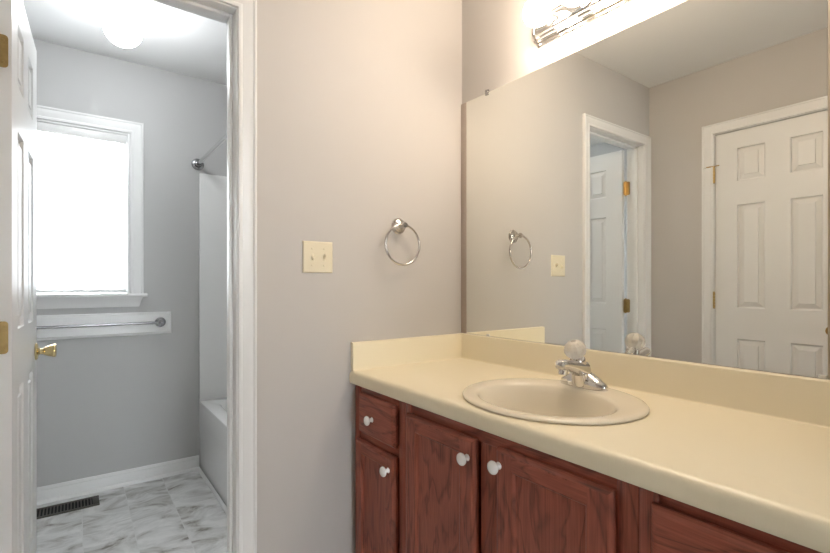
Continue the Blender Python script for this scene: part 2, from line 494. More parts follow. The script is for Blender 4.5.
# local u -> world -y ; face y=0 -> world x = XL-0.003 facing +x
R = Matrix(((0,-1,0,-0.005),(-1,0,0,0),(0,0,1,0.0065),(0,0,0,1)))
slab.data.transform(R); slab.parent = d2
for f in (): pass
for z in (1.797, 1.061, 0.25):
    o = link('hinge', hinge_bm(XL+0.006, CY0-0.001, z, (((0,-1,0),(1,0,0)),), lw=0.004), M['brass'], smooth=True, auto=35); adopt(d2, o)
bm = bmesh.new(); tube(bm, [(XL+0.006, CY0+0.001, 1.847),(XL+0.012, CY0+0.02, 1.847),(XL+0.012, CY0+0.055, 1.847)], 0.0035, 10); tube(bm, [(XL+0.008, CY0-0.004, 1.847),(XL+0.012, CY0-0.03, 1.847)], 0.003, 10)
o = link('hinge_pin_stop', bm, M['brass'], smooth=True, auto=50); adopt(d2, o)
bm = bmesh.new(); lathe(bm, (XL+0.014, CY0+0.045, 1.847), (-1,0.6,0), [(-0.008,0.0),(-0.007,0.006),(0.002,0.008),(0.004,0.0)], 14)
s = link('bumper', bm, M['bumper'], smooth=True); adopt_sub(o, d2, s)
o = link('door_knob', knob_bm((XL-0.003, CY1+0.07, 0.925), (1,0,0)), M['brass'], smooth=True, auto=40); adopt(d2, o)

# ------------------------------------------------------------------ window
wi = empty('window_1', (WX1, YF, WZ0), 'white framed bathroom window with moulded casing and deep sill over the towel bar', 'window', kind='structure')
def mitred(name, prof, u0, u1, z0, z1, place, close=False):
    bm = bmesh.new(); st = []
    for (o, t) in prof:
        cs = ((u0-o, z0),(u0-o, z1+o),(u1+o, z1+o),(u1+o, z0)) if not close else ((u0-o, z0-o),(u0-o, z1+o),(u1+o, z1+o),(u1+o, z0-o))
        st.append([bm.verts.new(place(u, t, z)) for (u, z) in cs])
    n = 4 if close else 3
    for a, b_ in zip(st, st[1:] + st[:1]):
        for i in range(n): bm.faces.new((a[i], a[(i+1)%4], b_[(i+1)%4], b_[i]))
    if not close:
        for i in (0,3): bm.faces.new([s_[i] for s_ in st])
    return link(name, bm, M['trim'], smooth=True, auto=28)
WC = [(o*0.066/0.058, t) for o, t in CASE]
o = mitred('window_casing', WC, WX0-0.002, WX1+0.002, WZ0, WZ1+0.002, lambda u, n, z: (u, YF-n, z)); adopt(wi, o)
bm = bmesh.new()
sp = [(-0.075,0),(0.040,0),(0.043,0.004),(0.043,0.016),(0.040,0.020),(-0.075,0.020)]
box(bm, WX0, WX1, YF-0.001, YF+0.075, WZ0-0.020, WZ0)
prism(bm, [(-0.002,0),(0.040,0),(0.044,0.005),(0.044,0.015),(0.040,0.020),(-0.002,0.020)], lambda n, z: (WX0-0.085, YF-n, WZ0-0.020+z), lambda n, z: (WX1+0.085, YF-n, WZ0-0.020+z))
o = link('window_stool', bm, M['trim'], smooth=True, auto=40); adopt(wi, o)
bm = bmesh.new()
ap = [(0,0),(0.010,0),(0.012,0.012),(0.012,0.034),(0.016,0.044),(0.018,0.056),(0,0.056)]
prism(bm, ap, lambda n, z: (WX0-0.045-n*0.6-0.25*z, YF-n, WZ0-0.076+z), lambda n, z: (WX1+0.040+n*0.6+0.25*z, YF-n, WZ0-0.076+z))
o = link('window_apron', bm, M['trim'], smooth=True, auto=30); adopt(wi, o)
o = boxes('window_jamb', [(WX0-0.001, WX0+0.012, YF, YF+0.11, WZ0, WZ1), (WX1-0.012, WX1+0.001, YF, YF+0.11, WZ0, WZ1), (WX0+0.012, WX1-0.012, YF, YF+0.11, WZ1-0.012, WZ1+0.001), (WX0+0.012, WX1-0.012, YF+0.075, YF+0.11, WZ0-0.02, WZ0+0.002)], M['trim'], bevel=0.0015); adopt(wi, o)
zm = (WZ0+WZ1)/2
def sash(z0, z1, y0, y1):
    a, b_ = WX0+0.012, WX1-0.012; t = 0.028
    o = boxes('sash', [(a, a+t, y0, y1, z0, z1), (b_-t, b_, y0, y1, z0, z1), (a+t, b_-t, y0, y1, z1-t, z1), (a+t, b_-t, y0, y1, z0, z0+t)], M['trim'], bevel=0.002)
    adopt(wi, o)
    g = boxes('pane', [(a+t-0.004, b_-t+0.004, (y0+y1)/2-0.002, (y0+y1)/2+0.002, z0+t-0.004, z1-t+0.004)], M['glass'])
    adopt_sub(o, wi, g)
sash(WZ0+0.004, zm+0.02, YF+0.070, YF+0.088)
sash(zm-0.02, WZ1-0.012, YF+0.090, YF+0.106)

# mini blind hung inside the window opening
bl = empty('window_blind', (WX1-0.015, YF+0.03, WZ1-0.014), 'white horizontal mini blind lowered over the bright bathroom window', 'blind')
a, b_ = WX0+0.018, WX1-0.016
o = boxes('headrail', [(a, b_, YF+0.012, YF+0.045, WZ1-0.046, WZ1-0.0135)], M['trim'], bevel=0.002); adopt(bl, o)
o = boxes('valance', [(a-0.001, b_+0.001, YF+0.003, YF+0.0075, WZ1-0.062, WZ1-0.0135)], M['trim'], bevel=0.0015); adopt(bl, o)
bm = bmesh.new()
zt, zb, ns = WZ1-0.070, WZ0+0.036, 43
ta = math.radians(38)
for i in range(ns):
    z = zt + (zb-zt)*i/(ns-1); rows = []
    for k in range(5):
        s_ = (k/4 - 0.5)*0.025; cr = 0.0018*(1-(2*k/4-1)**2)
        y = YF+0.028 + s_*math.cos(ta) - cr*math.sin(ta); zz = z + s_*math.sin(ta) + cr*math.cos(ta)
        rows.append([(a, y, zz), (b_, y, zz)])
    V = [[bm.verts.new(p) for p in r] for r in rows]
    for r0, r1 in zip(V[:-1], V[1:]): bm.faces.new((r0[0], r0[1], r1[1], r1[0]))
o = link('slats', bm, M['slat'], smooth=True); adopt(bl, o)
o = boxes('bottom_rail', [(a, b_, YF+0.017, YF+0.040, WZ0+0.010, WZ0+0.024)], M['trim'], bevel=0.003); adopt(bl, o)
for x in (a+0.10, (a+b_)/2, b_-0.10):
    bm = bmesh.new()
    for yy in (YF+0.0155, YF+0.0415): tube(bm, [(x, yy, WZ0+0.02), (x, yy, WZ1-0.045)], 0.0006, 6)
    o = link('ladder_cord', bm, M['trim']); adopt(bl, o)
# ------------------------------------------------------------------ bathroom fittings
TB = empty('towel_bar', (-1.30, YF, 0.925), 'chrome towel bar on a long white board below the bathroom window', 'towel bar')
bm = bmesh.new()
x0, x1, z0, z1 = -1.700, -0.934, 0.858, 0.990
rr = []
for ins, n in ((0,0),(0,0.010),(0.004,0.014),(0.010,0.0155),(0.014,0.019)):
    rr.append([(x0+ins,YF-n,z0+ins),(x1-ins,YF-n,z0+ins),(x1-ins,YF-n,z1-ins),(x0+ins,YF-n,z1-ins)])
loops(bm, rr, cap0=True, cap1=True)
o = link('backboard', bm, M['trim'], smooth=True, auto=25); adopt(TB, o)
for x in (-0.994, -1.640):
    bm = bmesh.new(); lathe(bm, (x, YF-0.0185, 0.929), (0,-1,0), [(0,0.029),(0.004,0.029),(0.007,0.026),(0.009,0.021),(0.013,0.020),(0.015,0.015),(0.019,0.012),(0.042,0.010),(0.048,0.012),(0.054,0.011),(0.057,0.006),(0.058,0)], 28)
    o = link('bracket', bm, M['steel'], smooth=True, auto=35); adopt(TB, o)
bm = bmesh.new(); tube(bm, [(-1.640, YF-0.060, 0.929), (-0.994, YF-0.060, 0.929)], 0.0075, 16)
o = link('bar', bm, M['steel'], smooth=True, auto=50); adopt(TB, o)

# bathtub with its surround
tub = empty('bathtub', (TUBX, YF, 0), 'white alcove bathtub with tall plain white surround, beyond the doorway', 'bathtub')
RZ = 0.428
YB = 0.118; YE = YF-0.002
bm = bmesh.new()
def rrect(x0, x1, y0, y1, r, z, n=6):
    pts = []
    for cx, cy, a0 in ((x1-r, y1-r, 0), (x0+r, y1-r, PI/2), (x0+r, y0+r, PI), (x1-r, y0+r, 1.5*PI)):
        for k in range(n+1):
            t = a0 + PI/2*k/n
            pts.append((cx+r*math.cos(t), cy+r*math.sin(t), z))
    return pts
X1 = -0.003
rr = [rrect(TUBX+0.006, X1, YB, YE, 0.004, 0.0), rrect(TUBX+0.005, X1, YB, YE, 0.004, 0.10), rrect(TUBX+0.002, X1, YB, YE, 0.004, 0.30), rrect(TUBX, X1, YB, YE, 0.006, RZ-0.014), rrect(TUBX+0.003, X1, YB, YE, 0.008, RZ-0.004), rrect(TUBX+0.012, X1-0.004, YB+0.003, YE-0.003, 0.012, RZ),
      rrect(TUBX+0.075, X1-0.06, YB+0.07, YE-0.09, 0.10, RZ), rrect(TUBX+0.088, X1-0.07, YB+0.08, YE-0.10, 0.10, RZ-0.012), rrect(TUBX+0.13, X1-0.10, YB+0.12, YE-0.20, 0.12, 0.14), rrect(TUBX+0.17, X1-0.14, YB+0.16, YE-0.25, 0.12, 0.10)]
loops(bm, rr, cap0=True, cap1=True)
o = link('tub', bm, M['tub'], smooth=True, auto=45); adopt(tub, o)
SZ = 1.847
bm = bmesh.new()
t = 0.022
for (p0, p1) in (((TUBX, YE-t), (X1, YE)), ((X1-t, YB), (X1, YE-t)), ((TUBX, YB), (X1-t, YB+t))):
    box(bm, p0[0], p1[0], p0[1], p1[1], RZ-0.002, SZ)
o = link('surround', bm, M['tub'], bevel=0.006, segs=3); adopt(tub, o)
bm = bmesh.new(); box(bm, X1-0.11, X1-t, 0.55, 1.10, 1.15, 1.17); box(bm, X1-0.09, X1-t, 0.55, 1.10, 1.17, 1.19)
o = link('soap_ledge', bm, M['tub'], bevel=0.006); adopt(tub, o)

rod = empty('shower_curtain_rod', (-0.785, YF, 1.90), 'bare chrome shower curtain rod fixed above the white tub surround', 'curtain rod')
bm = bmesh.new(); tube(bm, [(-0.785, YF-0.01, 1.902), (-0.785, 0.125, 1.902)], 0.0125, 18)
o = link('rod', bm, M['chrome'], smooth=True, auto=50); adopt(rod, o)
for y, s_ in ((YF-0.0005, -1), (0.1155, 1)):
    bm = bmesh.new(); lathe(bm, (-0.785, y, 1.902), (0, s_, 0), [(0,0.036),(0.004,0.036),(0.008,0.031),(0.012,0.021),(0.028,0.018),(0.030,0.0145),(0.031,0.0126)], 28)
    o = link('flange', bm, M['steel'], smooth=True, auto=35); adopt(rod, o)

# floor register
vx0, vx1, vy0, vy1 = -1.615, -1.300, 1.372, 1.502
ve = empty('floor_register', ((vx0+vx1)/2, (vy0+vy1)/2, 0), 'dark brown slotted metal air register in the bathroom floor by the baseboard', 'floor vent')
bm = bmesh.new(); b2 = 0.018
for q in ((vx0, vx1, vy0, vy0+b2), (vx0, vx1, vy1-b2, vy1), (vx0, vx0+b2, vy0+b2, vy1-b2), (vx1-b2*1.6, vx1, vy0+b2, vy1-b2)):
    box(bm, q[0], q[1], q[2], q[3], 0.0005, 0.006)
o = link('frame', bm, M['vent'], bevel=0.0015); adopt(ve, o)
o = boxes('duct_shade_sheet', [(vx0+0.01, vx1-0.01, vy0+0.01, vy1-0.01, 0.0003, 0.0012)], M['dark']); adopt(ve, o)  # flat black sheet on the floor, standing in for shade inside the duct
bm = bmesh.new(); n = 19
for i in range(n):
    x = vx0+b2 + (vx1-vx0-2.6*b2)*(i+0.5)/n
    box(bm, x-0.0028, x+0.0028, vy0+b2, vy1-b2, 0.0012, 0.0052)
o = link('louvers', bm, M['vent']); adopt(ve, o)

# ceiling globe in the bathroom
GX, GY = -1.230, 0.90
cl = empty('ceiling_light', (GX, GY, H), 'lit round white globe light on the bathroom ceiling', 'ceiling light')
bm = bmesh.new(); lathe(bm, (GX, GY, H), (0,0,-1), [(0,0.068),(0.010,0.068),(0.020,0.064),(0.030,0.054),(0.056,0.050),(0.062,0.052),(0.066,0.050),(0.066,0.044)], 36)
o = link('canopy', bm, M['trim'], smooth=True, auto=35); adopt(cl, o)
bm = bmesh.new(); lathe(bm, (GX+0.006, GY-0.0495, H-0.058), (0.1,-1,0), [(0,0.003),(0.006,0.003),(0.007,0)], 10)
o = link('set_screw', bm, M['steel'], smooth=True); adopt(cl, o)
bm = bmesh.new()
pr = [(0.055, 0.042)]
r = 0.077; cz = 0.139
for k in range(3, 25):
    t = PI*k/24
    if cz - r*math.cos(t) > 0.070: pr.append((cz - r*math.cos(t), max(0, r*math.sin(t))))
    if k == 24: pr[-1] = (cz+r, 0)
lathe(bm, (GX, GY, H), (0,0,-1), pr, 40, cap=False)
o = link('globe', bm, M['globe'], smooth=True); adopt(cl, o)

# ------------------------------------------------------------------ vanity cabinets
ZT = 0.7825            # underside of the countertop
FX = -0.545            # face frame plane
def knob(name, p, parent, root):
    bm = bmesh.new()
    lathe(bm, p, (-1,0,0), [(0,0.0095),(0.002,0.0090),(0.005,0.0065),(0.011,0.0060),(0.014,0.0095),(0.017,0.0155),(0.021,0.0170),(0.025,0.0155),(0.028,0.0105),(0.0295,0.0)], 28)
    o = link(name, bm, M['white_knob'], smooth=True, auto=60); adopt_sub(parent, root, o); return o

def slab_front(name, ya, yb, z0, z1, root, hor=True, th=0.019):
    """lipped solid front: ya > yb (left, right)"""
    bm = bmesh.new(); rr = []
    for ins, n in ((0,0.0),(0,0.009),(0.002,0.0115),(0.006,0.0150),(0.011,0.0180),(0.016,th)):
        rr.append([(FX-0.0004-n,ya-ins,z0+ins),(FX-0.0004-n,yb+ins,z0+ins),(FX-0.0004-n,yb+ins,z1-ins),(FX-0.0004-n,ya-ins,z1-ins)])
    loops(bm, rr, cap0=True, cap1=True)
    o = link(name, bm, M['wood_h'] if hor else M['wood_v'], smooth=True, auto=25); adopt(root, o); return o

def panel_door(ya, yb, z0, z1, root, sw=0.054, th=0.019):
    rw = 0.044
    bm = bmesh.new()
    xf, xb = FX-0.0004-th, FX-0.0004
    iw = 0.006
    def bar(pts, mi):   # pts front outer quad (y,z); with lip bevel handled by ring rows
        pass
    # outer rim (bevelled edge) as rings, then rails/stiles faces, then sloped inner edge
    O = []
    for ins, n in ((0,0.0),(0,0.009),(0.002,0.0125),(0.005,0.0160),(0.009,0.0182),(0.012,th)):
        O.append([(FX-0.0004-n,ya-ins,z0+ins),(FX-0.0004-n,yb+ins,z0+ins),(FX-0.0004-n,yb+ins,z1-ins),(FX-0.0004-n,ya-ins,z1-ins)])
    V = loops(bm, O, cap0=True)
    for f in bm.faces:
        c = f.calc_center_median()
        f.material_index = 1 if (abs(c.z-z1) < 0.008 or abs(c.z-z0) < 0.008) else 0
    i = 0.012
    def quad(y0_, y1_, a, b_, mi):
        f = bm.faces.new([bm.verts.new(p) for p in ((xf,y0_,a),(xf,y1_,a),(xf,y1_,b_),(xf,y0_,b_))]); f.material_index = mi
    quad(ya-i, ya-sw, z0+i, z1-i, 0); quad(yb+sw, yb+i, z0+i, z1-i, 0)
    quad(ya-sw, yb+sw, z1-rw, z1-i, 1); quad(ya-sw, yb+sw, z0+i, z0+rw, 1)
    I = []
    for ins, n in ((0,th),(0.003,th-0.0015),(0.008,th-0.0085)):
        q = sw+ins; p_ = rw+ins
        I.append([(FX-0.0004-n,ya-q,z0+p_),(FX-0.0004-n,yb+q,z0+p_),(FX-0.0004-n,yb+q,z1-p_),(FX-0.0004-n,ya-q,z1-p_)])
    nf = len(bm.faces)
    loops(bm, I)
    o = link('door', bm, [M['wood_v'], M['wood_h']], smooth=True, auto=25); adopt(root, o)
    q = sw+0.0075; p_ = rw+0.0075
    p = boxes('panel', [(FX-0.0004-(th-0.0085), FX-0.004, yb+q, ya-q, z0+p_, z1-p_)], M['wood_v']); adopt_sub(o, root, p)
    return o

def carcass(root, ya, yb, bars, left_end=False, right_end=False):
    """open box behind a face frame"""
    t = 0.016
    o = boxes('body', [(FX+0.0195, -0.002, yb+0.0005, yb+t, 0.09, ZT-0.004), (FX+0.0195, -0.002, ya-t, ya-0.0005, 0.09, ZT-0.004), (FX+0.0195, -0.002, yb+t, ya-t, 0.09, 0.105), (-0.012, -0.002, yb+t, ya-t, 0.105, ZT-0.004)], M['wood_v']); adopt(root, o)
    o = boxes('toe_kick', [(FX+0.075, FX+0.090, yb+0.001, ya-0.001, 0.0, 0.09)], M['wood_h']); adopt(root, o)
    bm = bmesh.new()
    for (y0_, y1_, a, b_, mi, rec) in bars: box(bm, FX+rec, FX+0.019, y0_, y1_, a, b_, mi)
    o = link('face_frame', bm, [M['wood_v'], M['wood_h']], bevel=0.0012, segs=1); adopt(root, o)

ZB = 0.09
# narrow unit by the wall: drawer over a door
A0, A1 = -0.004, -0.336
ca = empty('vanity_cabinet', (FX, (A0+A1)/2, 0), 'narrow dark red oak cabinet by the wall, small drawer over one door', 'cabinet')
carcass(ca, A0, A1, [(A0-0.045, A0, ZB, ZT, 0, 0), (A1, A1+0.036, ZB, ZT, 0, 0), (A1+0.036, A0-0.045, ZT-0.04, ZT, 1, 0), (A1+0.036, A0-0.045, 0.583, 0.621, 1, 0), (A1+0.036, A0-0.045, ZB, ZB+0.04, 1, 0)])
dr = slab_front('drawer', -0.056, -0.294, 0.614, 0.756, ca); knob('knob', (FX-0.019, -0.159, 0.680), dr, ca)
dd = panel_door(-0.034, -0.294, 0.125, 0.586, ca, sw=0.048); knob('knob', (FX-0.019, -0.264, 0.537), dd, ca)
# sink unit: two doors
B0, B1 = -0.3365, -1.1060
cb = empty('vanity_cabinet', (FX, (B0+B1)/2, 0), 'wide dark red oak cabinet under the sink with two panelled doors', 'cabinet')
carcass(cb, B0, B1, [(B0-0.036, B0, ZB, ZT, 0, 0), (B1, B1+0.044, ZB, ZT, 0, 0), (-0.741, -0.682, ZB, ZT-0.04, 0, 0), (B1+0.044, B0-0.036, ZT-0.04, ZT, 1, 0), (B1+0.044, -0.741, ZB, ZB+0.04, 1, 0), (-0.682, B0-0.036, ZB, ZB+0.04, 1, 0)])
dd = panel_door(-0.359, -0.674, 0.125, 0.748, cb); knob('knob', (FX-0.019, -0.650, 0.696), dd, cb)
dd = panel_door(-0.750, -1.062, 0.125, 0.752, cb); knob('knob', (FX-0.019, -0.764, 0.710), dd, cb)
# drawer unit at the right-hand end
D0, D1 = -1.1065, -1.462
cc = empty('vanity_cabinet', (FX, (D0+D1)/2, 0), 'dark red oak drawer cabinet under the right end of the counter', 'cabinet')
carcass(cc, D0, D1, [(D0-0.036, D0, ZB, ZT, 0, 0), (D1, D1+0.036, ZB, ZT, 0, 0), (D1+0.036, D0-0.036, ZT-0.04, ZT, 1, 0.006), (D1+0.036, D0-0.036, 0.565, 0.595, 1, 0.006), (D1+0.036, D0-0.036, 0.335, 0.365, 1, 0.006), (D1+0.036, D0-0.036, ZB, ZB+0.04, 1, 0.006)])
for z0, z1 in ((0.590, 0.757), (0.360, 0.570), (0.125, 0.340)):
    dr = slab_front('drawer', -1.134, -1.420, z0, z1, cc); knob('knob', (FX-0.019, -1.277, (z0+z1)/2), dr, cc)

# ------------------------------------------------------------------ countertop
ZC = 0.8292; CX = -0.569; CE = -1.470
ct = empty('countertop', (-0.28, -0.69, ZC), 'cream vanity countertop with rolled front edge and matching backsplash', 'countertop')
SCX, SCY = -0.315, -0.7225
def outline(i, z):
    r0 = 0.022; pts = [(-0.001, -0.001, z), (CX+i, -0.001, z)]
    cx, cy = CX+r0, CE+r0; r_ = r0-i
    for k in range(9):
        t = PI + PI/2*k/8
        pts.append((cx+r_*math.cos(t), cy+r_*math.sin(t), z))
    pts.append((-0.001, CE+i, z))
    return pts
bm = bmesh.new()
lv = [(0.018,ZC),(0.011,ZC-0.0012),(0.005,ZC-0.0045),(0.0015,ZC-0.010),(0,ZC-0.018),(0.0,ZC-0.034),(0.0012,ZC-0.042),(0.004,ZC-0.0465)]
R_ = loops(bm, [outline(i, z) for i, z in lv])
NE = 72
def ell(cx, cy, ax, ay, z, n=NE): return [(cx+ax*math.cos(2*PI*k/n), cy+ay*math.sin(2*PI*k/n), z) for k in range(n)]
HL = [[bm.verts.new(p) for p in ell(SCX, SCY, 0.221, 0.244, z)] for z in (ZC, ZC-0.0465)]
for k in range(NE):
    j = (k+1) % NE
    bm.faces.new((HL[0][k], HL[0][j], HL[1][j], HL[1][k]))
bm.edges.ensure_lookup_table()
for outer, inner in ((R_[0], HL[0]), (R_[-1], HL[1])):
    es = []
    for lp in (outer, inner):
        for k in range(len(lp)): es.append(bm.edges.get((lp[k], lp[(k+1) % len(lp)])) or bm.edges.new((lp[k], lp[(k+1) % len(lp)])))
    bmesh.ops.triangle_fill(bm, use_beauty=True, use_dissolve=False, edges=es)
o = link('slab', bm, M['counter'], smooth=True, auto=35); adopt(ct, o)
ZS = 0.9360
SPL = [(0.0008,0),(0.0255,0),(0.0215,0.0025),(0.0200,0.007),(0.0200,ZS-ZC-0.007),(0.0185,ZS-ZC-0.0025),(0.0150,ZS-ZC),(0.0008,ZS-ZC)]
bm = bmesh.new(); prism(bm, SPL, lambda n, z: (-n, -0.001, ZC+z), lambda n, z: (-n, CE+0.002, ZC+z))
o = link('backsplash', bm, M['counter'], smooth=True, auto=30); adopt(ct, o)
bm = bmesh.new(); prism(bm, SPL, lambda n, z: (-0.019, -n, ZC+z), lambda n, z: (CX+0.006, -n, ZC+z))
o = link('side_splash', bm, M['counter'], smooth=True, auto=30); adopt(ct, o)

# ------------------------------------------------------------------ sink
sk = empty('sink', (SCX, SCY, ZC), 'oval bone-coloured drop-in sink set into the cream counter', 'sink')
IX, IY = -0.345, -0.7235
bm = bmesh.new()
lv = [(SCX,SCY,0.232,0.255,0.0004),(SCX,SCY,0.236,0.259,0.002),(SCX,SCY,0.2365,0.2595,0.005),(SCX,SCY,0.234,0.257,0.0085),(SCX,SCY,0.228,0.251,0.0105),(SCX,SCY,0.220,0.243,0.0110),
      (IX,IY,0.172,0.209,0.0095),(IX,IY,0.165,0.202,0.0075),(IX,IY,0.160,0.197,0.002),(IX,IY,0.154,0.190,-0.012),(IX,IY,0.144,0.177,-0.045),(IX,IY,0.128,0.158,-0.085),(IX,IY,0.105,0.128,-0.115),(IX+0.005,IY,0.070,0.085,-0.132),(IX+0.01,IY,0.035,0.038,-0.139),(IX+0.012,IY,0.022,0.022,-0.141)]
loops(bm, [ell(cx, cy, ax, ay, ZC+z) for cx, cy, ax, ay, z in lv], cap1=True)
o = link('basin', bm, M['sink'], smooth=True); adopt(sk, o)
bm = bmesh.new(); lathe(bm, (IX+0.012, IY, ZC-0.1405), (0,0,1), [(0,0.0215),(0.002,0.0215),(0.003,0.018),(0.001,0.013),(0.004,0.012),(0.0055,0)], 24)
o = link('drain', bm, M['chrome'], smooth=True, auto=40); adopt(sk, o)

# ------------------------------------------------------------------ faucet
FY = -0.710; FXC = -0.134; FZ = ZC+0.0106
fa = empty('faucet', (FXC, FY, FZ), 'chrome single-handle faucet with clear crystal knob on the sink ledge', 'faucet')
bm = bmesh.new()
def boat(hx, hy, z, n=48, p=2.6, back=0.85, ox=0.0):
    pts = []
    for k in range(n):
        t = 2*PI*k/n
        c, s_ = math.cos(t), math.sin(t)
        xx = math.copysign(abs(c)**(2/2.0), c)*hx; yy = math.copysign(abs(s_)**(2/p), s_)*hy
        if xx > 0: xx *= back
        pts.append((FXC+xx+ox, FY+yy, FZ+z))
    return pts
def hump(h0, hx, hy, top, nz=1):
    pass
# base escutcheon: low at both ends, rising to the middle (height profile along y)
def base_ring(hx, hy, zf, ox=0.0):
    return [(x, y, FZ+zf(abs((y-FY)/0.081))) for (x, y, z) in boat(hx, hy, 0, ox=ox)]
rr = [boat(0.030,0.081,0.0), boat(0.030,0.081,0.007),
      base_ring(0.0295,0.0805, lambda q: 0.011+0.007*(1-q*q)),
      base_ring(0.0275,0.078, lambda q: 0.015+0.014*max(0,1-q*q)),
      base_ring(0.0235,0.069, lambda q: 0.018+0.026*max(0,1-q)),
      base_ring(0.0165,0.057, lambda q: 0.020+0.034*max(0,1-q)),
      base_ring(0.007,0.035, lambda q: 0.021+0.038*max(0,1-q))]
loops(bm, rr, cap0=True, cap1=True)
o = link('base', bm, M['chrome'], smooth=True, auto=55); adopt(fa, o)
# body: leaning hub that flows into the spout
bm = bmesh.new()
hub0 = Vector((FXC-0.004, FY, FZ+0.008)); hdir = Vector((-0.36, 0.0, 1)).normalized()
lathe(bm, hub0, hdir, [(0,0.0325),(0.020,0.0295),(0.040,0.0268),(0.060,0.0248),(0.081,0.0238),(0.0845,0.0225),(0.086,0.017),(0.090,0.016)], 36)
o = link('body', bm, M['chrome'], smooth=True, auto=40); adopt(fa, o)
bm = bmesh.new()
rings = []
for (x, z, hw, hh) in ((FXC-0.005,0.050,0.029,0.031),(FXC-0.030,0.058,0.0275,0.027),(FXC-0.055,0.066,0.0245,0.0205),(FXC-0.078,0.0725,0.0215,0.0165),(FXC-0.094,0.0765,0.0200,0.0155),(FXC-0.110,0.0775,0.0190,0.0150),(FXC-0.118,0.0775,0.0170,0.0130),(FXC-0.1205,0.0775,0.011,0.008)):
    rings.append([(x, FY+hw*math.copysign(abs(math.cos(t))**0.75, math.cos(t)), FZ+z+hh*math.copysign(abs(math.sin(t))**0.85, math.sin(t))) for t in [2*PI*k/28 for k in range(28)]])
loops(bm, rings, cap0=True, cap1=True)
o = link('spout', bm, M['chrome'], smooth=True, auto=50); adopt(fa, o)
bm = bmesh.new(); lathe(bm, (FXC-0.102, FY, FZ+0.069), (-0.12,0,-1), [(0,0.0135),(0.004,0.0140),(0.006,0.0128),(0.007,0.0138),(0.019,0.0135),(0.021,0.0115),(0.020,0.0095),(0.012,0.009)], 24)
o = link('aerator', bm, M['chrome'], smooth=True, auto=40); adopt(fa, o)
# crystal knob: faceted ball on a short stem
kc = hub0 + hdir*0.089
bm = bmesh.new()
nf = 12
pr = [(0.000,0.0135),(0.004,0.019),(0.012,0.0285),(0.024,0.0335),(0.034,0.0330),(0.044,0.0275),(0.052,0.0190),(0.0545,0.012),(0.0535,0.0)]
d_, u_, v_ = frame_of(hdir)
rings = []
for (t, r) in pr[:-1]:
    rings.append([kc + d_*t + (u_*math.cos(2*PI*k/(2*nf)) + v_*math.sin(2*PI*k/(2*nf)))*r*(1.0 if k % 2 else 0.93) for k in range(2*nf)])
loops(bm, rings, cap0=True, cap1=True)
kb = link('knob', bm, M['acrylic']); adopt(fa, kb)
tag(kb, 'clear faceted acrylic knob')
bm = bmesh.new(); lathe(bm, kc - hdir*0.002, hdir, [(0,0.009),(0.030,0.0075),(0.034,0.0)], 16)
o = link('knob_stem', bm, M['chrome'], smooth=True, auto=40); adopt_sub(kb, fa, o)
bm = bmesh.new(); lathe(bm, kc + hdir*0.0546, hdir, [(0,0.0085),(0.0008,0.0085),(0.0014,0.006),(0.0014,0)], 20)
o = link('knob_cap', bm, M['chrome'], smooth=True, auto=40); adopt_sub(kb, fa, o)

# ------------------------------------------------------------------ wall mirror
MY0, MY1, MZ0, MZ1 = -0.036, -1.262, 0.9373, 1.9595
mi = empty('wall_mirror', (0, (MY0+MY1)/2, MZ0), 'large frameless mirror on the right wall above the backsplash', 'mirror')
bm = bmesh.new(); rr = []
for ins, x in ((0,-0.0008),(0,-0.0054),(0.0008,-0.006)):
    rr.append([(x,MY0-ins,MZ0+ins),(x,MY1+ins,MZ0+ins),(x,MY1+ins,MZ1-ins),(x,MY0-ins,MZ1-ins)])
loops(bm, rr, cap0=True, cap1=True)
for f in bm.faces: f.material_index = 0 if abs(f.normal.x) > 0.9 or f.calc_center_median().x < -0.00599 else 1
o = link('glass', bm, [M['mirror'], M['edge']]); adopt(mi, o)
for ya, yb in ((MY0+0.0006, -0.0012), (MY1-0.034, MY1-0.0006)):  # right-hand strip is added to cover the mirror's shadow on the wall
    o = boxes('edge_strip', [(-0.0075, -0.0004, ya, yb, MZ0, MZ1)], M['strip'], bevel=0.001); adopt(mi, o); tag(o, 'tan strip at the mirror edge, added on the right to cover shadow')
for y, z, s_ in ((-0.163, MZ1, 1), (-1.10, MZ1, 1), (-0.170, MZ0, -1), (-1.2525, MZ0, -1)):
    bm = bmesh.new()
    za, zb_ = (z-0.010, z+0.012) if s_ > 0 else (z+0.0-0.0008, z+0.009)
    box(bm, -0.0090, -0.0062, y-0.008, y+0.008, za, zb_)
    if s_ > 0:
        box(bm, -0.0062, -0.0003, y-0.008, y+0.008, z+0.0006, zb_)
        lathe(bm, (-0.0090, y, z+0.007), (-1,0,0), [(0,0.0032),(0.0008,0.003),(0.0012,0)], 12)
    o = link('mirror_clip', bm, M['steel'] if s_ > 0 else M['bumper'], bevel=0.001); adopt(mi, o)

